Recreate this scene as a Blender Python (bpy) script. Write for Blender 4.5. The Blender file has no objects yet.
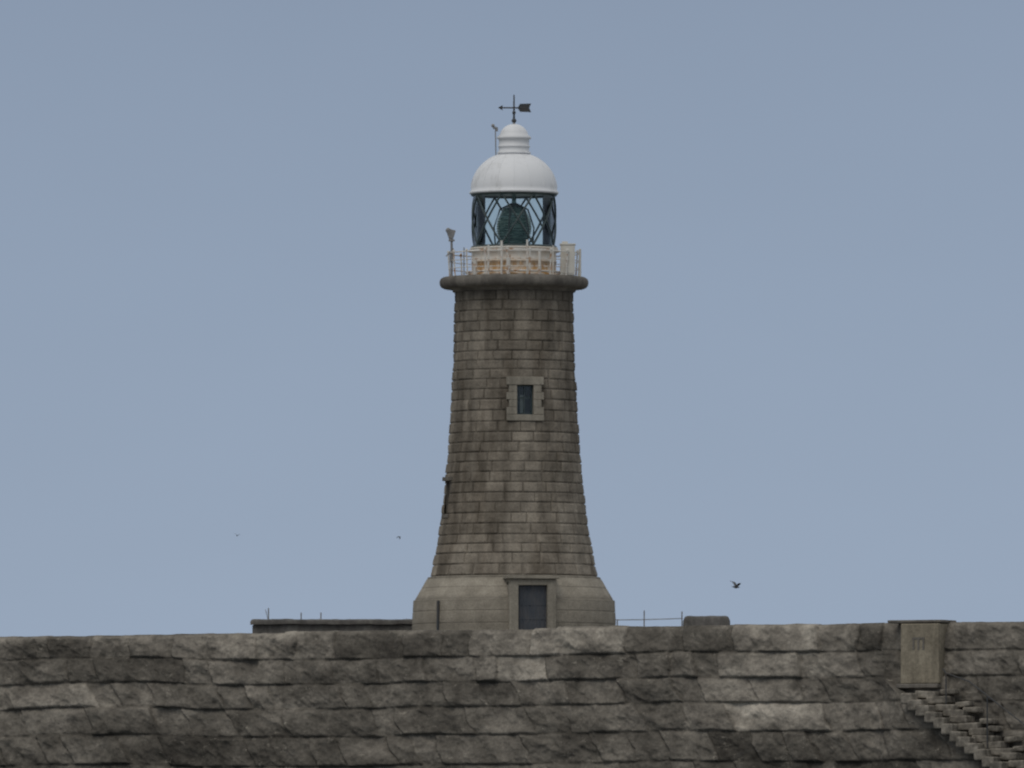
import bpy, math, random
import numpy as np
from mathutils import Vector, Matrix
random.seed(4); rng=np.random.default_rng(7)
scene=bpy.context.scene
V=Vector
# ------------------------------------------------------------------ noise
def hash3(i,j,k,seed=0):
    h=(i.astype(np.int64)*374761393+j.astype(np.int64)*668265263+k.astype(np.int64)*2147483647+seed*1274126177)&0xffffffff
    h=((h^(h>>13))*1274126177)&0xffffffff
    h=(h^(h>>16))&0xffffffff
    return h.astype(np.float64)/4294967295.0
def vnoise(x,y,z,seed=0):
    xi=np.floor(x);yi=np.floor(y);zi=np.floor(z)
    fx=x-xi;fy=y-yi;fz=z-zi
    fx=fx*fx*fx*(fx*(fx*6-15)+10);fy=fy*fy*fy*(fy*(fy*6-15)+10);fz=fz*fz*fz*(fz*(fz*6-15)+10)
    def H(a,b,c): return hash3(xi+a,yi+b,zi+c,seed)
    c00=H(0,0,0)*(1-fx)+H(1,0,0)*fx; c10=H(0,1,0)*(1-fx)+H(1,1,0)*fx
    c01=H(0,0,1)*(1-fx)+H(1,0,1)*fx; c11=H(0,1,1)*(1-fx)+H(1,1,1)*fx
    c0=c00*(1-fy)+c10*fy; c1=c01*(1-fy)+c11*fy
    return (c0*(1-fz)+c1*fz)*2-1
def fbm(x,y,z,o=4,seed=0):
    s=0;a=1.;f=1.
    for i in range(o):
        s=s+a*vnoise(x*f+i*17.3,y*f-i*9.1,z*f+i*3.7,seed+i);a*=.5;f*=2.07
    return s
def sstep(a,b,x):
    t=np.clip((x-a)/(b-a),0,1);return t*t*(3-2*t)
# ------------------------------------------------------------------ mesh helpers
def mk(name,verts,faces,mat=None,parent=None,smooth=False,tint=None):
    me=bpy.data.meshes.new(name)
    me.from_pydata([tuple(v) for v in verts] if not isinstance(verts,np.ndarray) else verts.tolist(),[],faces if not isinstance(faces,np.ndarray) else faces.tolist())
    if smooth: me.polygons.foreach_set('use_smooth',[True]*len(me.polygons))
    if tint is not None:
        a=me.attributes.new('tint','FLOAT','POINT');a.data.foreach_set('value',np.asarray(tint,dtype=np.float32).ravel())
    me.update()
    ob=bpy.data.objects.new(name,me);scene.collection.objects.link(ob)
    if mat: me.materials.append(mat)
    if parent: ob.parent=parent
    return ob
def empty(name,loc=(0,0,0)):
    e=bpy.data.objects.new(name,None);e.location=loc;scene.collection.objects.link(e);return e
def revolve(name,prof,n=96,mat=None,parent=None,smooth=True,c=(0,0)):
    vs=[];fs=[]
    for r,z in prof:
        for i in range(n):
            a=2*math.pi*i/n;vs.append((c[0]+r*math.cos(a),c[1]+r*math.sin(a),z))
    for k in range(len(prof)-1):
        for i in range(n):
            j=(i+1)%n;fs.append((k*n+i,k*n+j,(k+1)*n+j,(k+1)*n+i))
    fs.append(tuple(range((len(prof)-1)*n,len(prof)*n)));fs.append(tuple(reversed(range(n))))
    ob=mk(name,vs,fs,mat,parent,smooth)
    return ob
class Geo:
    def __init__(s): s.v=[];s.f=[]
    def box(s,c,d,R=None,taper=1.0):
        b=len(s.v);c=V(c)
        for z in(-1,1):
            for y in(-1,1):
                for x in(-1,1):
                    t=taper if z>0 else 1
                    p=V((x*d[0]/2*t,y*d[1]/2*t,z*d[2]/2))
                    if R is not None:p=R@p
                    s.v.append(tuple(c+p))
        for q in((0,2,3,1),(4,5,7,6),(0,1,5,4),(2,6,7,3),(0,4,6,2),(1,3,7,5)): s.f.append(tuple(b+i for i in q))
        return s
    def tube(s,path,r,seg=8,closed=False):
        path=[V(p) for p in path];n=len(path);b=len(s.v)
        for i,p in enumerate(path):
            if closed: t=(path[(i+1)%n]-path[i-1])
            else: t=path[min(i+1,n-1)]-path[max(i-1,0)]
            t.normalize();up=V((0,0,1)) if abs(t.z)<.95 else V((1,0,0))
            a=t.cross(up).normalized();c=a.cross(t)
            rr=r[i] if isinstance(r,(list,tuple)) else r
            for k in range(seg):
                w=2*math.pi*k/seg;s.v.append(tuple(p+a*math.cos(w)*rr+c*math.sin(w)*rr))
        m=n if closed else n-1
        for i in range(m):
            for k in range(seg):
                k2=(k+1)%seg;i2=(i+1)%n
                s.f.append((b+i*seg+k,b+i*seg+k2,b+i2*seg+k2,b+i2*seg+k))
        if not closed:
            s.f.append(tuple(b+k for k in reversed(range(seg))));s.f.append(tuple(b+(n-1)*seg+k for k in range(seg)))
        return s
    def ring(s,R,z,r,n=72,seg=8): return s.tube([(R*math.cos(2*math.pi*i/n),R*math.sin(2*math.pi*i/n),z) for i in range(n)],r,seg,True)
    def ball(s,c,r,n=12,sc=(1,1,1)):
        b=len(s.v)
        for i in range(n+1):
            ph=math.pi*i/n
            for k in range(n): 
                a=2*math.pi*k/n;s.v.append((c[0]+r*sc[0]*math.sin(ph)*math.cos(a),c[1]+r*sc[1]*math.sin(ph)*math.sin(a),c[2]+r*sc[2]*math.cos(ph)))
        for i in range(n):
            for k in range(n):
                k2=(k+1)%n;s.f.append((b+i*n+k,b+(i+1)*n+k,b+(i+1)*n+k2,b+i*n+k2))
        return s
    def make(s,name,mat,parent=None,bevel=0,smooth=False):
        ob=mk(name,s.v,s.f,mat,parent,smooth)
        if bevel:
            m=ob.modifiers.new('b','BEVEL');m.width=bevel;m.segments=2;m.limit_method='ANGLE'
        return ob
# ------------------------------------------------------------------ materials
def newmat(name,rough=.85,spec=.3):
    m=bpy.data.materials.new(name);m.use_nodes=True;nt=m.node_tree;b=nt.nodes['Principled BSDF']
    b.inputs['Roughness'].default_value=rough;b.inputs['Specular IOR Level'].default_value=spec
    return m,nt,b
def N(nt,t,**k):
    n=nt.nodes.new(t)
    for a,v in k.items(): setattr(n,a,v)
    return n
def coords(nt,scale):
    tc=N(nt,'ShaderNodeTexCoord');mp=N(nt,'ShaderNodeMapping');mp.inputs['Scale'].default_value=scale
    nt.links.new(tc.outputs['Object'],mp.inputs['Vector']);return mp.outputs['Vector']
def noise(nt,vec,scale,detail=6,rough=.6):
    n=N(nt,'ShaderNodeTexNoise');n.inputs['Scale'].default_value=scale;n.inputs['Detail'].default_value=detail;n.inputs['Roughness'].default_value=rough
    nt.links.new(vec,n.inputs['Vector']);return n.outputs['Fac']
def ramp(nt,fac,stops):
    r=N(nt,'ShaderNodeValToRGB');e=r.color_ramp.elements
    while len(e)<len(stops): e.new(.5)
    for i,(p,c) in enumerate(stops):
        e[i].position=p;e[i].color=(*c,1) if len(c)==3 else c
    nt.links.new(fac,r.inputs['Fac']);return r.outputs['Color']
def mix(nt,a,b,fac=.5,mode='MIX'):
    m=N(nt,'ShaderNodeMix',data_type='RGBA',blend_type=mode)
    for s,v in((m.inputs['Factor'],fac),(m.inputs['A'],a),(m.inputs['B'],b)):
        if hasattr(v,'links'): nt.links.new(v,s)
        elif isinstance(v,(int,float)): s.default_value=v if s.type=='VALUE' else (v,v,v,1)
        else: s.default_value=(*v,1)
    return m.outputs['Result']
def bump(nt,b,h,strength,dist):
    n=N(nt,'ShaderNodeBump');n.inputs['Strength'].default_value=strength;n.inputs['Distance'].default_value=dist
    nt.links.new(h,n.inputs['Height']);nt.links.new(n.outputs['Normal'],b.inputs['Normal'])
def G(v): return (v,v,v)
def zfac(nt,z0,z1):
    sx=N(nt,'ShaderNodeSeparateXYZ');tc=N(nt,'ShaderNodeTexCoord');nt.links.new(tc.outputs['Object'],sx.inputs[0])
    mr=N(nt,'ShaderNodeMapRange');mr.inputs['From Min'].default_value=z0;mr.inputs['From Max'].default_value=z1
    nt.links.new(sx.outputs['Z'],mr.inputs['Value']);return mr.outputs['Result']
def stone(name,c1,c2,stain=.5,attr=True,fine=14,stainscale=(1.2,1.2,.12),bd=.03,zdark=None,lichen=None,streak=None):
    m,nt,b=newmat(name,.92,.15)
    o=coords(nt,(1,1,1))
    col=ramp(nt,noise(nt,o,.9,8,.65),[(.3,c1),(.7,c2)])
    sp=ramp(nt,noise(nt,o,fine,5,.7),[(.3,G(.72)),(.7,G(1.2))])
    col=mix(nt,col,sp,1.,'MULTIPLY')
    st=ramp(nt,noise(nt,coords(nt,stainscale),1.3,6,.6),[(.38,G(1-stain)),(.62,G(1.08))])
    col=mix(nt,col,st,1.,'MULTIPLY')
    if streak:
        s2=ramp(nt,noise(nt,coords(nt,(.55,.55,.06)),1.6,5,.55),[(.40,streak),(.58,G(1.08))])
        col=mix(nt,col,s2,1.,'MULTIPLY')
    if attr:
        at=N(nt,'ShaderNodeAttribute',attribute_name='tint')
        col=mix(nt,col,at.outputs['Fac'],1.,'MULTIPLY')
    if lichen:
        for (lc,ls,lt,la) in lichen:
            lf=ramp(nt,noise(nt,coords(nt,(1,1,1.6)),ls,8,.75),[(lt,G(0)),(lt+.12,G(la))])
            col=mix(nt,col,lc,lf)
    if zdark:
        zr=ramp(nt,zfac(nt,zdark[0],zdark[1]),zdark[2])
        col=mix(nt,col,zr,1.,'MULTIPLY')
    nt.links.new(col,b.inputs['Base Color'])
    bump(nt,b,noise(nt,o,fine*1.0,6,.7),.7,bd)
    return m
def paint(name,c,dirt,amt=(.5,.7),sc=2.,rough=.45,stretch=(1,1,.4)):
    m,nt,b=newmat(name,rough,.4)
    f=ramp(nt,noise(nt,coords(nt,stretch),sc,7,.65),[(amt[0],G(0)),(amt[1],G(1))])
    nt.links.new(mix(nt,c,dirt,f),b.inputs['Base Color']);return m
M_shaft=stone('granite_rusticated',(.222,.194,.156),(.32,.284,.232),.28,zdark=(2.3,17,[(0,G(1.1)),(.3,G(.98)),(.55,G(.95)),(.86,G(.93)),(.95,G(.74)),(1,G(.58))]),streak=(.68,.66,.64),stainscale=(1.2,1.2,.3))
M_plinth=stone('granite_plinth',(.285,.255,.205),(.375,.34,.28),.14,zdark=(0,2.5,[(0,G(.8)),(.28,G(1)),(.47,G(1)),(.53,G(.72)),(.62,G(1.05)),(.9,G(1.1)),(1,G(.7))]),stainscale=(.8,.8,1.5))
M_corn=stone('granite_cornice',(.15,.137,.12),(.24,.22,.19),.3,attr=False)
M_trim=stone('granite_trim',(.28,.255,.21),(.37,.34,.28),.25,attr=False)
M_white=paint('white_dome_paint',(.80,.81,.82),(.5,.5,.49),(.55,.85),1.2,.5,(1,1,.5))
m,nt,b=newmat('stained_white_paint',.6,.3);M_mur=m
f1=ramp(nt,noise(nt,coords(nt,(1,1,.6)),2.6,7,.65),[(.40,G(.12)),(.56,G(1))])
zz_=ramp(nt,zfac(nt,17.5,18.95),[(0,G(1)),(.4,G(.85)),(.62,G(.2)),(1,G(.25))])
f2=mix(nt,f1,zz_,1.,'MULTIPLY')
nt.links.new(mix(nt,(.78,.76,.70),(.52,.28,.08),f2),b.inputs['Base Color'])
M_rail=paint('rusty_white_rail',(.72,.70,.65),(.42,.2,.07),(.52,.64),2.6,.6,(1,1,1))
M_frame=paint('dark_green_frame',(.045,.07,.075),(.08,.1,.1),(.4,.7),3)
M_dark=paint('dark_metal',(.05,.055,.06),(.08,.07,.06),(.4,.7),3,.6)
M_void=paint('dark_interior',(.025,.028,.03),(.035,.035,.035),(.4,.7),3,.9)
M_door=paint('grey_blue_door',(.06,.07,.085),(.1,.1,.105),(.4,.7),3,.6)
M_grey=paint('grey_equipment',(.22,.23,.24),(.33,.3,.27),(.4,.7),3,.5)
M_cab=paint('cabinet_paint',(.66,.64,.58),(.42,.34,.25),(.5,.75),1.5,.6)
m,nt,b=newmat('lens_glass',.12,.8);M_lens=m
nt.links.new(ramp(nt,noise(nt,coords(nt,(1,1,4)),2.5,4,.5),[(.35,(.06,.14,.13)),(.7,(.25,.38,.36))]),b.inputs['Base Color']);b.inputs['Metallic'].default_value=.3
m=bpy.data.materials.new('pane_glass');m.use_nodes=True;nt=m.node_tree;nt.nodes.clear();M_glass=m
o=N(nt,'ShaderNodeOutputMaterial');mx=N(nt,'ShaderNodeMixShader');tr=N(nt,'ShaderNodeBsdfTransparent');gl=N(nt,'ShaderNodeBsdfGlossy');fr=N(nt,'ShaderNodeFresnel')
tr.inputs['Color'].default_value=(.92,.97,.95,1);gl.inputs['Roughness'].default_value=.05;fr.inputs['IOR'].default_value=1.45
nt.links.new(fr.outputs[0],mx.inputs[0]);nt.links.new(tr.outputs[0],mx.inputs[1]);nt.links.new(gl.outputs[0],mx.inputs[2]);nt.links.new(mx.outputs[0],o.inputs[0])
M_wall=stone('rock_faced_wall',(.155,.139,.117),(.30,.272,.228),.34,fine=5,stainscale=(.6,.6,.5),bd=.07,lichen=[((.38,.345,.285),1.7,.59,.8),((.085,.08,.072),.8,.56,.65)])
M_para=stone('far_parapet_stone',(.12,.115,.11),(.19,.18,.165),.3,attr=False,fine=6)
M_conc=stone('old_concrete',(.24,.208,.155),(.34,.298,.225),.35,attr=False,fine=6,bd=.02)
M_step=stone('worn_step_stone',(.20,.18,.15),(.36,.325,.27),.5,attr=False,fine=5,bd=.05,stainscale=(2,2,2))
M_deck=stone('pier_deck_concrete',(.2,.19,.17),(.28,.27,.24),.2,attr=False,fine=3,stainscale=(1,1,1))
# ------------------------------------------------------------------ LIGHTHOUSE
LH=empty('lighthouse')
AZ=math.radians(-90+10.3)      # direction that door and window face
rad=V((math.cos(AZ),math.sin(AZ),0));tan=V((-math.sin(AZ),math.cos(AZ),0))
RF=Matrix((tan,-rad,V((0,0,1)))).transposed()   # local x=tangent, y=inward, z=up
pz=[2.5,4.35,6.35,8.85,11.35,13.85,16.7];pr=[4.19,3.83,3.54,3.31,3.14,3.03,2.97]
pc=np.polyfit(pz,pr,4)
def lathe(name,z0,z1,nz,na,rfun,courses,nblk,jw,jd,mat,holes,rough,seed,tv=.12,vj=1.):
    zz=np.linspace(z0,z1,nz);aa=np.arange(na)*2*math.pi/na
    Z,A=np.meshgrid(zz,aa,indexing='ij');R=rfun(Z)
    ci=np.clip(np.searchsorted(courses,Z,side='right')-1,0,len(courses)-2)
    lo=np.array(courses)[ci];hi=np.array(courses)[ci+1]
    dz=np.minimum(Z-lo,hi-Z)
    off=hash3(ci,ci*0,ci*0,seed)*.3+(ci%2)*.5
    u=A/(2*math.pi)*nblk+off
    u=u+.16*np.sin(A*7+ci*2.1)+.12*np.sin(A*11+ci*4.7)
    bi=np.floor(u)%nblk;fu=u-np.floor(u)
    du=np.minimum(fu,1-fu)/nblk*2*math.pi*R
    jv=1-vj*(1-sstep(0,jw*1.05,du))
    j=np.minimum(sstep(0,jw,dz),jv)
    X=R*np.cos(A);Y=R*np.sin(A)
    bt=hash3(bi,ci,ci*0,seed+3)
    R2=R-jd*(1-j)+(fbm(X*2.2,Y*2.2,Z*2.2,4,seed)*rough+(bt-.5)*rough*1.4)*j
    X=R2*np.cos(A);Y=R2*np.sin(A)
    tint=(1-tv+2*tv*hash3(bi,ci,ci*0,seed+5))*(.74+.26*j)
    vs=np.stack([X,Y,Z],-1).reshape(-1,3)
    I,J=np.meshgrid(np.arange(nz-1),np.arange(na),indexing='ij');J2=(J+1)%na
    F=np.stack([I*na+J,I*na+J2,(I+1)*na+J2,(I+1)*na+J],-1).reshape(-1,4)
    zc=(zz[:-1]+zz[1:])/2;keep=np.ones((nz-1,na),bool)
    am=(aa+math.pi/na)
    for (ha,hw,h0,h1) in holes:
        d=(am-ha+math.pi)%(2*math.pi)-math.pi
        keep&=~(((zc>h0)&(zc<h1))[:,None]&((np.abs(np.sin(d))*rfun(zc[:,None]*np.ones((1,na))) <hw)&(np.cos(d)>0)))
    return mk(name,vs,F[keep.reshape(-1)],mat,LH,True,tint.reshape(-1))
AZ2=math.radians(180+19)
wz0,wz1=10.5,11.98
cs=[2.5];rr_=random.Random(2)
steps_=[.5+rr_.uniform(-.05,.05) for _ in range(28)];sc_=(16.75-2.5)/sum(steps_)
for s_ in steps_: cs.append(cs[-1]+s_*sc_)
cs[-1]=16.76
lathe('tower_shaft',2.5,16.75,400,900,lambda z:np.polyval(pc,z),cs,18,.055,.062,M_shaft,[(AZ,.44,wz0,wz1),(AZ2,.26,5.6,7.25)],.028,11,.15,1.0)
def prad(z): return np.interp(z,[-1.5,0,1.27,1.30,1.36,1.38,2.36,2.40,2.46,2.5],[5.14,5.1,5.04,5.02,4.93,4.93,4.37,4.33,4.33,4.1])
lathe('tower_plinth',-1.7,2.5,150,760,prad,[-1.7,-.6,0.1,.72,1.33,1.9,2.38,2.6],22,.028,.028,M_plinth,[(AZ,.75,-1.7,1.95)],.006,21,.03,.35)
# cornice / gallery slab
corn=[(2.9,16.72),(3.05,16.74),(3.12,16.86),(3.3,16.9),(3.52,16.92),(3.64,16.98),(3.71,17.08),(3.73,17.2),(3.72,17.32),(3.66,17.42),(3.55,17.48),(3.3,17.5),(2.0,17.52)]
revolve('gallery_cornice',corn,128,M_corn,LH)
# window surround (toothed quoins), reveal, sash
def P(x,y,z): return rad*(-y)+tan*x+V((0,0,z))   # y = - radial distance
R0=float(np.polyval(pc,11.2))
g=Geo()
cz=(wz0+wz1)/2
for k in range(4):
    h=(wz1-wz0)/4;zc_=wz0+h*(k+.5);w=.52 if k%2==0 else .40
    for s in(-1,1): g.box(P(s*(.42+w/2),-(R0-.16),zc_),(w,.40,h-.008),RF)
g.box(P(0,-(R0-.15),wz1+.2),(1.86,.44,.40),RF); g.box(P(0,-(R0-.13),wz0-.16),(1.86,.46,.30),RF)
g.make('window_surround',M_trim,LH,.02)
def reveal(R,hw,z0,z1,depth,Rm,radv,tanv,nm,mat):
    g=Geo();zc_=(z0+z1)/2
    c=lambda x,r,z:radv*r+tanv*x+V((0,0,z))
    rc=R-depth/2
    for s in(-1,1): g.box(c(s*(hw+.06),rc-.06,zc_),(.1,depth,z1-z0),Rm)
    g.box(c(0,rc-.06,z1+.06),(hw*2+.22,depth,.1),Rm);g.box(c(0,rc-.06,z0-.06),(hw*2+.22,depth,.1),Rm)
    g.make(nm+'_reveal',mat,LH)
    Geo().box(c(0,R-depth-.08,zc_),(hw*2+.2,.04,z1-z0+.2),Rm).make(nm+'_back',M_void,LH)
reveal(R0,.42,wz0,wz1,.5,RF,rad,tan,'window',M_trim)
g=Geo()
for s in(-1,0,1): g.box(P(s*.37,-(R0-.3),cz),(.05 if s==0 else .08,.06,1.46),RF)
for z in(wz0+.04,cz+.1,wz1-.04): g.box(P(0,-(R0-.3),z),(.8,.055,.07),RF)
g.make('window_sash',M_frame,LH)
Geo().box(P(0,-(R0-.33),cz),(.8,.01,1.42),RF).make('window_glass',M_glass,LH)
Geo().box(P(-.08,-(R0-.42),cz-.2),(.24,.03,.9),RF).make('window_blind',M_grey,LH)
rad2=V((math.cos(AZ2),math.sin(AZ2),0));tan2=V((-math.sin(AZ2),math.cos(AZ2),0));RF2=Matrix((tan2,-rad2,V((0,0,1)))).transposed()
reveal(3.54,.26,5.6,7.25,.45,RF2,rad2,tan2,'side_window',M_corn)
g=Geo()
g.box(rad2*3.38+V((0,0,7.36)),(.95,.5,.2),RF2).box(rad2*3.48+V((0,0,5.5)),(.9,.4,.18),RF2)
g.make('side_window_lintel_and_sill',M_corn,LH,.02)
# door portal
g=Geo()
for s in(-1,1):
    g.box(P(s*.95,-4.77,.35),(.44,1.0,3.6),RF)
g.box(P(0,-4.765,2.1),(2.34,.98,.30),RF)
g.box(P(0,-4.82,2.325),(2.66,1.24,.12),RF)
g.box(P(0,-4.80,2.42),(2.50,1.12,.07),RF)
g.make('door_portal',M_trim,LH,.025)
g=Geo()
g.box(P(0,-4.93,.2),(1.5,.06,3.5),RF)
for i in range(7): g.box(P(-.6+.2*i,-4.975,.2),(.05,.035,3.4),RF)
for z in(.3,1.0,1.85): g.box(P(0,-4.97,z),(1.42,.05,.07),RF)
g.make('entrance_gate',M_door,LH)
g=Geo();a=math.radians(-90-47.5)
g.tube([(5.14*math.cos(a),5.14*math.sin(a),-1),(5.12*math.cos(a),5.12*math.sin(a),1.22)],.07).make('drain_pipe',M_dark,LH)
# lantern
revolve('lantern_murette',[(2.25,17.5),(2.25,17.62),(2.12,17.66),(2.1,18.2),(2.14,18.22),(2.14,18.28),(2.1,18.3),(2.1,18.85),(2.2,18.87),(2.2,18.96),(1.3,18.98)],64,M_mur,LH)
g=Geo()
for i in range(12):
    a=2*math.pi*(i+.3)/12
    g.box((2.11*math.cos(a),2.11*math.sin(a),18.2),(.05,.06,1.26),Matrix.Rotation(a,3,'Z'))
g.make('murette_ribs',M_mur,LH)
revolve('lantern_glazing',[(2.03,18.98),(2.03,21.66)],16,M_glass,LH,False)
ob=bpy.data.objects['lantern_glazing']
import bmesh
bm=bmesh.new();bm.from_mesh(ob.data)
bmesh.ops.delete(bm,geom=[f for f in bm.faces if len(f.verts)>4],context='FACES_ONLY');bm.to_mesh(ob.data);bm.free()
g=Geo();nb=8;tw=math.radians(48)
for i in range(nb):
    for s in(-1,1):
        pts=[]
        for k in range(13):
            t=k/12;a=2*math.pi*(i+.12)/nb+s*tw*(t-.5);pts.append((2.08*math.cos(a),2.08*math.sin(a),18.98+2.7*t))
        g.tube(pts,.05,6)
g.ring(2.09,19.0,.06,64).ring(2.09,21.64,.08,64)
g.make('lantern_astragals',M_frame,LH)
# lens
prof=[(.5,18.95),(.55,19.1),(.86,19.15)]
for k in range(15):
    t=k/14;r=.48+.42*math.sin(math.pi*(.15+.78*t))
    prof+= [(r,19.2+1.7*t),(r-.05,19.2+1.7*t+.07)]
prof+=[(.35,21.0),(.12,21.15),(.1,21.7)]
revolve('fresnel_lens',prof,40,M_lens,LH,False)
g=Geo()
for i in range(6):
    a=2*math.pi*(i+.25)/6
    g.tube([(.97*math.cos(a),.97*math.sin(a),19.1),(1.03*math.cos(a),1.03*math.sin(a),20.0),(.72*math.cos(a),.72*math.sin(a),20.9),(.1*math.cos(a),.1*math.sin(a),21.2)],.045,6)
g.make('lens_frame',M_frame,LH)
# dome
dp=[(1.9,21.66),(2.2,21.66),(2.24,21.72),(2.22,21.78),(2.16,21.82)]
for k in range(1,17):
    a=math.radians(72*k/16);dp.append((2.16*math.cos(a)**.92,21.82+1.94*math.sin(a)))
zt=dp[-1][1]
dp+=[(.84,zt+.02),(.84,zt+.1),(.76,zt+.14),(.76,24.0),(.80,24.02),(.80,24.08),(.76,24.1),(.76,24.4),(.86,24.44),(.86,24.52)]
for k in range(1,10):
    a=math.radians(10*k);dp.append((.72*math.cos(a),24.53+.66*math.sin(a)))
dp.append((.08,25.24))
revolve('lantern_dome',dp,64,M_white,LH)
g=Geo()
for i in range(16):
    a=2*math.pi*i/16
    g.tube([(dp[k][0]*1.003*math.cos(a),dp[k][0]*1.003*math.sin(a),dp[k][1]+.004) for k in range(5,21)],.014,6)
g.make('dome_seams',M_white,LH)
# weather vane
g=Geo()
g.tube([(0,0,25.15),(0,0,26.65)],[.06,.03]).ball((0,0,25.35),.12).ball((0,0,25.75),.09)
g.tube([(-.68,-.04,26.0),(.55,.04,26.0)],.035)
th=.03
def plate(pts,y0=0):
    b=len(g.v)
    for s in(-1,1):
        for (x,z) in pts: g.v.append((x,y0+x*.06+s*th/2,z))
    n=len(pts);g.f.append(tuple(b+i for i in range(n)));g.f.append(tuple(b+n+i for i in reversed(range(n))))
    for i in range(n):
        j=(i+1)%n;g.f.append((b+i,b+n+i,b+n+j,b+j))
plate([(-.8,26.0),(-.55,26.14),(-.6,26.0),(-.55,25.86)])
plate([(.2,26.03),(.3,26.2),(.86,26.22),(.76,26.0),(.86,25.78),(.3,25.8),(.2,25.97)])
g.make('weather_vane',M_dark,LH)
g=Geo();g.tube([(-.9,-.3,23.3),(-.93,-.3,24.95)],.028).tube([(-1.05,-.3,24.95),(-.88,-.3,25.0)],.05).ball((-1.05,-.3,25.08),.09).box((-.86,-.3,24.9),(.12,.1,.2))
g.make('anemometer',M_grey,LH)
# railing
g=Geo()
for i in range(18):
    a=2*math.pi*(i+.2)/18;c,s=math.cos(a),math.sin(a)
    g.tube([(3.22*c,3.22*s,17.48),(3.3*c,3.3*s,18.72)],.042,6).ball((3.3*c,3.3*s,18.75),.065,8)
for z,r in((18.68,.03),(18.28,.02),(17.9,.02)): g.ring(3.22+.08*(z-17.5)/1.2,z,r)
g.make('gallery_railing',M_rail,LH)
g=Geo()   # posts and pipework around the lantern foot
for a,h,r in((-120,1.5,.05),(-104,1.7,.06),(-96,1.0,.09),(-75,1.75,.05),(-60,1.2,.07),(-140,.9,.11),(-40,1.5,.04)):
    a=math.radians(a);g.tube([(2.55*math.cos(a),2.55*math.sin(a),17.5),(2.55*math.cos(a),2.55*math.sin(a),17.5+h)],r)
g.ring(2.4,17.72,.05).ring(2.28,18.8,.04)
g.make('gallery_fittings',M_rail,LH)
# fog signal / camera on a post at the left
g=Geo();x=-3.12;y=-.9
g.tube([(x,y,17.4),(x,y,19.3)],.06).box((x,y,19.3),(.3,.22,.1)).tube([(x-.02,y,19.35),(x-.1,y,19.75)],[.1,.16],12)
g.box((x+.02,y,19.62),(.26,.24,.42),Matrix.Rotation(.3,3,'Y')).ball((x-.17,y,19.8),.13).tube([(x-.28,y-.05,18.5),(x+.1,y,18.9)],.03).tube([(x+.62,y,17.4),(x+.62,y,18.95)],.03)
g.box((x,y,18.5),(.2,.2,.5))
g.make('fog_detector',M_grey,LH,.01)
g=Geo();x=2.68;y=-1.5
g.box((x,y,18.28),(.72,.6,1.5)).box((x,y,19.06),(.8,.68,.07)).box((x,y,17.5),(.6,.5,.08))
g.box((x-.0,y-.312,18.28),(.6,.02,1.34)).box((x+.22,y-.335,18.3),(.03,.03,.2)).box((x-.14,y,19.15),(.3,.3,.12))
g.tube([(x+.62,y+.2,17.4),(x+.62,y+.2,18.85)],.06)
g.make('equipment_cabinet',M_cab,LH,.012)
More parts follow.
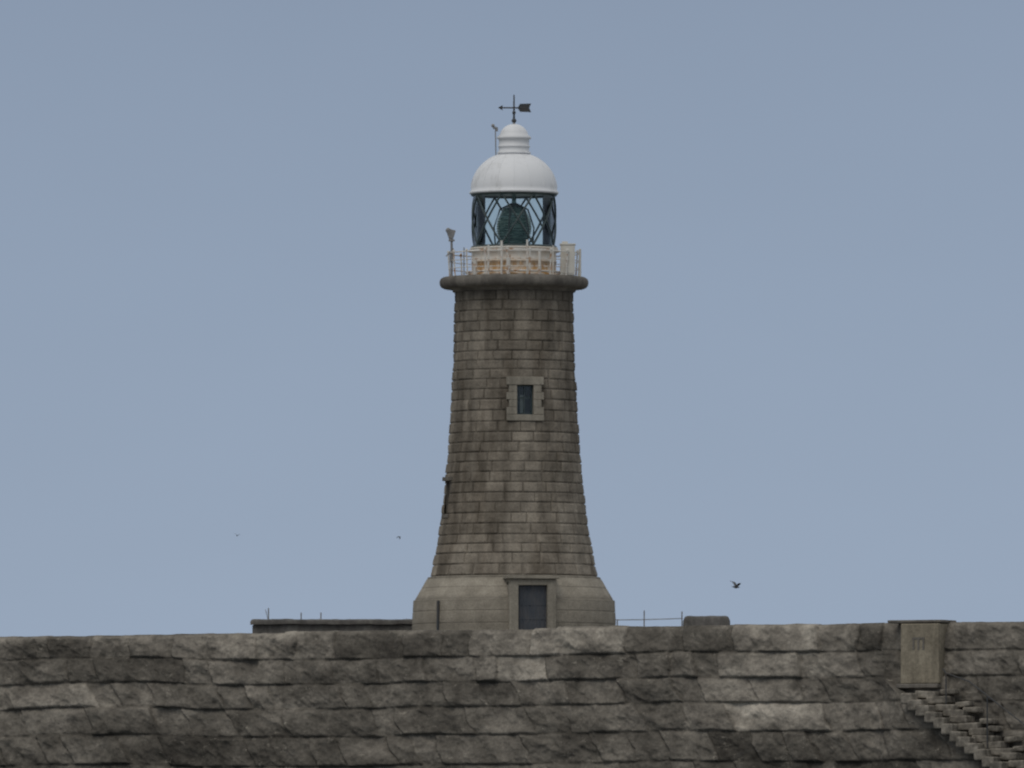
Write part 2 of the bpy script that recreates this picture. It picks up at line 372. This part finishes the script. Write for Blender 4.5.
# ------------------------------------------------------------------ PIER WALL
TH=math.radians(27);O=V((-.15,-40,0));D=V((math.cos(TH),-math.sin(TH),0));NN=V((-math.sin(TH),-math.cos(TH),0))
ZT=-1.02
def wall():
    us=np.concatenate([np.arange(-75,-33,.22),np.arange(-33,31,.048),np.arange(31,75,.22)])
    zs=np.concatenate([np.arange(ZT,ZT-7.4,-.046),np.arange(ZT-7.4,-17.5,-.2)])
    U,Z=np.meshgrid(us,zs,indexing='ij')
    U=U.T;Z=Z.T
    dpt=ZT-Z
    hs=[0,1.24,2.42,3.58,4.9,6.3]+[6.3+1.35*k for k in range(1,10)]
    hs=np.array(hs)
    wob=fbm(U*.14,U*0,U*0+3,3,5)*.10
    dd=dpt+wob*sstep(0,.6,dpt)
    ci=np.clip(np.searchsorted(hs,dd,side='right')-1,0,len(hs)-2)
    lo=hs[ci];hi=hs[ci+1];s=(dd-lo)/(hi-lo)
    lean=np.where(ci>=2,.62,np.where(ci==1,.3,.08))
    Ue=U-lean*(dd-lo)+fbm(U*.7,Z*1.5,U*0,3,8)*.12
    bi=np.zeros(U.shape,int);dj=np.zeros(U.shape);wd=np.ones(U.shape)
    r=np.random.default_rng(3)
    for c in range(len(hs)-1):
        e=[-80.];
        while e[-1]<80: e.append(e[-1]+r.choice([1.3,1.9,2.6,3.4,4.4])*(.85+.3*r.random()))
        e=np.array(e);mk_=ci==c;x=Ue[mk_];k=np.searchsorted(e,x)-1
        k=np.clip(k,0,len(e)-2);bi[mk_]=k+c*1000;dj[mk_]=np.minimum(x-e[k],e[k+1]-x);wd[mk_]=(x-e[k])/(e[k+1]-e[k])
    hb=(hi-lo)
    dzj=np.minimum(s,1-s)*hb
    chip=.5+.5*fbm(U*1.7,Z*1.7,U*0,3,15)     # joints open and close along their length
    jz=.15+.85*sstep(0,.05+.09*np.clip(chip,0,1.4),dzj);jv=.4+.6*sstep(0,.04+.07*np.clip(chip,0,1.4),dj)
    jn=np.minimum(jz,jv)
    h1=hash3(bi,bi*0,bi*0,1);h2=hash3(bi,bi*0,bi*0,2);h3=hash3(bi,bi*0,bi*0,3);h4=hash3(bi,bi*0,bi*0,4)
    brk=.2+.6*h4                      # height where the face breaks back
    prof=np.where(s>brk,1-(s-brk)*.25, 1-(.5+.4*h2)*(1-s/brk)**1.6)   # s: 0 top .. 1 bottom
    n1=fbm(U*.55+h1*40,Z*.8,U*0+bi%97,5,31)
    rg=1-np.abs(fbm(U*.8+h2*20,Z*1.2+U*.5,bi%31+U*0,4,41))
    fc=np.floor(fbm(U*.5+h3*9,Z*.9,U*0+bi%17,2,55)*3+U*.4*(h2-.5))/3     # spalled facets
    fine=fbm(U*3.2,Z*3.6,U*0,4,51)
    disp=dpt*.22+ (.12*prof+ .11*n1+.12*(rg-.6)+.05*fc+ (h1-.5)*.16+(h2-.5)*.30*(wd-.5)+(h3-.5)*.22*(s-.5))*(.5+.5*jn)-.035*(1-jn)+.035*fine
    # stair ledge at the right
    zl=-4.15-(U-20.8)*.66+fbm(U*.8,U*0,U*0,2,77)*.1
    disp+=1.0*sstep(zl+.12,zl-.12,Z)*sstep(19.2,21.0,U)
    top=np.clip(.2-dpt,0,.2)/.2
    disp-=.12*top**2
    k=sstep(.7,0,dpt)
    Zt=Z+ ((h1-.5)*.04+.02*fbm(U*1.3,U*0,U*0,4,61)-.05*(1-sstep(0,.07,dj)))*k
    Zt=Zt+ (np.where(U>2.4,.07,0)-.05*np.where(U<-12,1,0)-.04*sstep(-14,-28,U)*1.5)*k
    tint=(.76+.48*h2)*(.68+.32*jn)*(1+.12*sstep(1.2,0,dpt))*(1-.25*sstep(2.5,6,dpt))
    tint*=1-.42*np.clip(fbm(U*.2,Z*.5,U*0,4,91),0,1)
    tint*=1+.4*np.clip(fbm(U*.33,Z*.9,U*0+9,4,93)-.1,0,1)
    tint*=np.where(h3>.94,1.45,np.where(h3<.08,.72,1))
    def pts(U_,disp_,Z_):
        return np.stack([O.x+U_*D.x+disp_*NN.x,O.y+U_*D.y+disp_*NN.y,Z_],-1)
    body=pts(U,disp,Zt)
    d0=disp[0];z0=Zt[0];u0=U[0]
    caps=[pts(u0,d0*0-2.6,z0*0-5),pts(u0,d0*0-2.6,z0*0+ZT-.1),pts(u0,d0*0-1.2,z0-.06),pts(u0,d0-.3,z0+.012),pts(u0,d0-.1,z0+.01)]
    allp=np.concatenate([np.stack(caps,0),body],0)
    tt=np.concatenate([np.ones((5,len(us))),tint],0)
    nr,nc=allp.shape[:2]
    I,J=np.meshgrid(np.arange(nr-1),np.arange(nc-1),indexing='ij')
    F=np.stack([I*nc+J,(I+1)*nc+J,(I+1)*nc+J+1,I*nc+J+1],-1).reshape(-1,4)
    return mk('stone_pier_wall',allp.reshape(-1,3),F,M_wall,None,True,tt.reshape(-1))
wall()
RW=Matrix((D,-NN,V((0,0,1)))).transposed()
def W(u,out,z): return O+D*u+NN*out+V((0,0,z))
# smooth pillar let into the wall
e=empty('wall_gate_pillar')
g=Geo();g.box(W(21.55,.25,-2.38),(1.95,1.7,2.75),RW,.99).make('pillar_shaft',M_conc,e,.05)
g=Geo();g.box(W(21.2,.08,-.90),(2.7,1.75,.13),RW).box(W(21.45,.3,-3.86),(2.1,1.85,.2),RW).make('pillar_cap_and_sill',M_corn,e,.04)
g=Geo()
for x in(-.25,0,.25): g.box(W(21.5+x,1.10,-1.95),(.09,.05,.5),RW)
g.box(W(21.5,1.10,-1.68),(.62,.045,.09),RW);g.make('pillar_relief',M_corn,e)
# steps: worn treads on the ledge, with tumbled stones filling behind them
g=Geo()
for i in range(24):
    u=21.3+i*.44;z=-4.15-i*.29
    R_=RW@Matrix.Rotation(random.uniform(-.05,.05),3,'Y')
    g.box(W(u+.25,1.15+.08*random.random()+(-z-1)*.22,z-.30+random.uniform(-.04,.03)),(.62+random.uniform(-.08,.1),1.5,.5),R_)
    g.box(W(u+1.0+random.uniform(-.1,.1),.75+(-z-1)*.22,z-.12+random.uniform(-.05,.05)),(random.uniform(.8,1.1),1.0,.34),RW@Matrix.Rotation(random.uniform(-.08,.08),3,'Y'))
    if i%3!=1: g.box(W(u+1.75+random.uniform(-.15,.15),.5+(-z-1)*.22,z+.05+random.uniform(-.08,.08)),(random.uniform(.5,.95),.7,.26),RW@Matrix.Rotation(random.uniform(-.12,.12),3,'Y'))
ob=g.make('stone_steps',M_step,None,.07)
g=Geo()
pts=[W(22.9,1.5,-3.1),W(23.3,2.0,-3.3),W(24.6,2.3,-3.7),W(27.5,2.9,-5.6),W(30,3.3,-7.5)]
g.tube(pts,.03);g.tube([W(23.3,2.0,-3.3),W(23.3,2.0,-5.6)],.03).tube([W(25.6,2.5,-4.4),W(25.6,2.5,-7)],.03).tube([W(27.8,2.9,-5.8),W(27.8,2.9,-8.6)],.03)
g.make('step_handrail',M_dark)
# pier deck body
pl=[W(-90,-1.8,0),W(90,-1.8,0),W(90,-32,0),W(45,-44,0),W(26,-60,0)]+[V((34*math.cos(math.radians(t)),2+34*math.sin(math.radians(t)),0)) for t in range(35,170,12)]+[W(-90,-38,0)]
vs=[(p.x,p.y,-1.62) for p in pl]+[(p.x,p.y,-17.5) for p in pl];n=len(pl)
fs=[tuple(range(n))]+[(i,i+n,(i+1)%n+n,(i+1)%n) for i in range(n)]
mk('pier_deck',vs,fs,M_deck)
# low parapet behind on the left
def rough_block(name,x0,x1,y,dep,z0,z1,mat,rad_=.15,seed=1,parent=None):
    nx=int((x1-x0)/.08)
    hh=z1-z0
    sec=[(-dep/2,0),(-dep/2,hh*.4),(-dep/2,hh-rad_),(-dep/2+rad_*.3,hh-rad_*.3),(-dep/2+rad_,hh),(0,hh),(dep/2-rad_,hh),(dep/2,hh-rad_),(dep/2,0)]
    vs=[];fs=[];k=len(sec)
    for i in range(nx+1):
        t=i/nx;x=x0+(x1-x0)*t;e_=min(t,1-t)*(x1-x0)
        q=min(1,e_/rad_);drop=rad_*(1-math.sqrt(max(0,1-(1-q)**2)))
        for (a,b_) in sec: 
            nzv=float(fbm(np.array([x*1.2]),np.array([a*2.]),np.array([b_*2.]),3,seed)[0])*.04
            vs.append((x,y+a+nzv,z0+(b_-drop if b_>hh*.5 else b_)+nzv))
    for i in range(nx):
        for j in range(k-1): fs.append((i*k+j,i*k+j+1,(i+1)*k+j+1,(i+1)*k+j))
    fs.append(tuple(reversed(range(k))));fs.append(tuple(nx*k+j for j in range(k)))
    return mk(name,vs,fs,mat,parent,True)
e=empty('far_parapet')
rough_block('parapet_body',-13.2,-3.6,6,1.2,-1.8,.30,M_para,.12,2,e)
rough_block('parapet_coping',-13.3,-3.6,5.95,1.5,.26,.50,M_para,.10,3,e)
rough_block('stone_block',8.5,10.85,3,1.8,-1.8,.60,M_para,.22,5)
g=Geo()
for x,h in((-12.4,1.08),(-10.75,.85),(-9.75,.85)): g.tube([(x,6,.4),(x,6,h)],.035,6)
g.tube([(-12.4,6,.42),(-12.55,6,1.0)],.02,6)
g.make('parapet_posts',M_grey,e)
g=Geo()
for x,h in((6.55,.9),(8.45,.85),(5.2,.45)): g.tube([(x,3.6,-1.7),(x,3.6,h)],.035,6)
for z in(.42,-.1): g.tube([(4.4,3.6,z+.0),(6.55,3.6,z+.02),(8.5,3.6,z+.08)],.024,6)
g.make('pier_railing',M_grey)
# ------------------------------------------------------------------ birds
m_b=paint('gull_feathers',(.07,.07,.075),(.2,.2,.2),(.5,.7),6,.8)
def bird(loc,sc,flap,yaw):
    vs=[];fs=[]
    sec=[(-.30,.0,.012),(-.2,.0,.045),(-.05,-.01,.075),(.08,-.005,.07),(.17,.02,.045),(.22,.03,.042),(.26,.03,.03),(.29,.022,.013),(.33,.012,.004)]
    n=8
    for (x,z,r) in sec:
        for k in range(n):
            a=2*math.pi*k/n;vs.append((x,r*math.cos(a),z+r*math.sin(a)))
    for i in range(len(sec)-1):
        for k in range(n): k2=(k+1)%n;fs.append((i*n+k,i*n+k2,(i+1)*n+k2,(i+1)*n+k))
    b=len(vs);vs+=[(-.24,-.03,0),(-.24,.03,0),(-.42,.09,-.005),(-.42,-.09,-.005)];fs.append((b,b+1,b+2,b+3))
    for s in(-1,1):
        st=[(0.04,.11,-.10),(.22,.15,-.10),(.42,.12,-.13),(.62,.02,-.14),(.78,-.12,-.16)]
        b=len(vs)
        for i,(y,xl,xt) in enumerate(st):
            z=.03+ (math.sin(flap)*y if y<.45 else math.sin(flap)*.45+math.sin(flap-.6)*(y-.45))
            yy=y*math.cos(flap)
            vs+=[(xl,s*yy,z+.012),(xt,s*yy,z),(xl*.3+xt*.7,s*yy,z+.02)]
        for i in range(4):
            p=b+i*3;fs+=[(p,p+3,p+5,p+2),(p+2,p+5,p+4,p+1),(p,p+1,p+4,p+3)]
    ob=mk('flying_gull',vs,fs,m_b,None,True);ob.location=loc;ob.scale=(sc,)*3;ob.rotation_euler=(0.15,0.1,yaw)
bird((11.1,0,1.98),.75,.65,.6)
bird((-13.85,0,4.55),.3,.6,1.2)
bird((-5.75,0,4.5),.3,-.3,.4)
# ------------------------------------------------------------------ sea
m,nt,b=newmat('sea_water',.15,.5);b.inputs['Base Color'].default_value=(.05,.075,.085,1)
bump(nt,b,noise(nt,coords(nt,(1,1,1)),.6,6,.6),.6,.3)
vs=[(-20000,-20000,-16),(20000,-20000,-16),(20000,20000,-16),(-20000,20000,-16)]
mk('sea',vs,[(0,1,2,3)],m)
# ------------------------------------------------------------------ world
w=bpy.data.worlds.new('World');scene.world=w;w.use_nodes=True;nt=w.node_tree;bg=nt.nodes['Background']
sky=N(nt,'ShaderNodeTexSky',sky_type='NISHITA');sky.sun_disc=False
EL,AZS=math.radians(52),math.radians(205)
sky.sun_elevation=EL;sky.sun_rotation=AZS;sky.dust_density=2
tc=N(nt,'ShaderNodeTexCoord');sx=N(nt,'ShaderNodeSeparateXYZ');nt.links.new(tc.outputs['Generated'],sx.inputs[0])
mr=N(nt,'ShaderNodeMapRange');mr.inputs['From Max'].default_value=.5;nt.links.new(sx.outputs['Z'],mr.inputs['Value'])
def L(*c): return tuple(((v/255+.055)/1.055)**2.4 for v in c)
oc=ramp(nt,mr.outputs[0],[(0,L(156,172,194)),(.05,L(152,168,190)),(.10,L(143,159,182)),(.155,L(134,149,172)),(.4,(.38,.40,.44)),(1,(.52,.53,.54))])
cl=noise(nt,coords(nt,(1,1,2.5)),9,5,.5)
clr=ramp(nt,cl,[(.3,G(.965)),(.7,G(1.035))])
oc=mix(nt,oc,clr,1.,'MULTIPLY')
oc=mix(nt,oc,(10,10,10),1.,'MULTIPLY')
oc=mix(nt,sky.outputs[0],oc,.93)
nt.links.new(oc,bg.inputs['Color']);bg.inputs['Strength'].default_value=.1
sd=bpy.data.lights.new('sun','SUN');sd.energy=.7;sd.angle=math.radians(35);sd.color=(1,.95,.87)
so=bpy.data.objects.new('sun',sd);scene.collection.objects.link(so)
sv=V((math.sin(AZS)*math.cos(EL),math.cos(AZS)*math.cos(EL),math.sin(EL)))
so.rotation_euler=sv.to_track_quat('Z','Y').to_euler()
# ------------------------------------------------------------------ camera
cd=bpy.data.cameras.new('camera');co=bpy.data.objects.new('camera',cd);scene.collection.objects.link(co);scene.camera=co
cd.sensor_width=36;cd.lens=421.875;cd.clip_start=1;cd.clip_end=60000
co.location=(-.10,-600,-13.65);co.rotation_euler=(math.radians(90)+math.atan(516/12000),0,0)
cd.dof.use_dof=True;cd.dof.focus_distance=330;cd.dof.aperture_fstop=4.0
scene.view_settings.view_transform='Standard';scene.view_settings.look='None';scene.view_settings.exposure=0
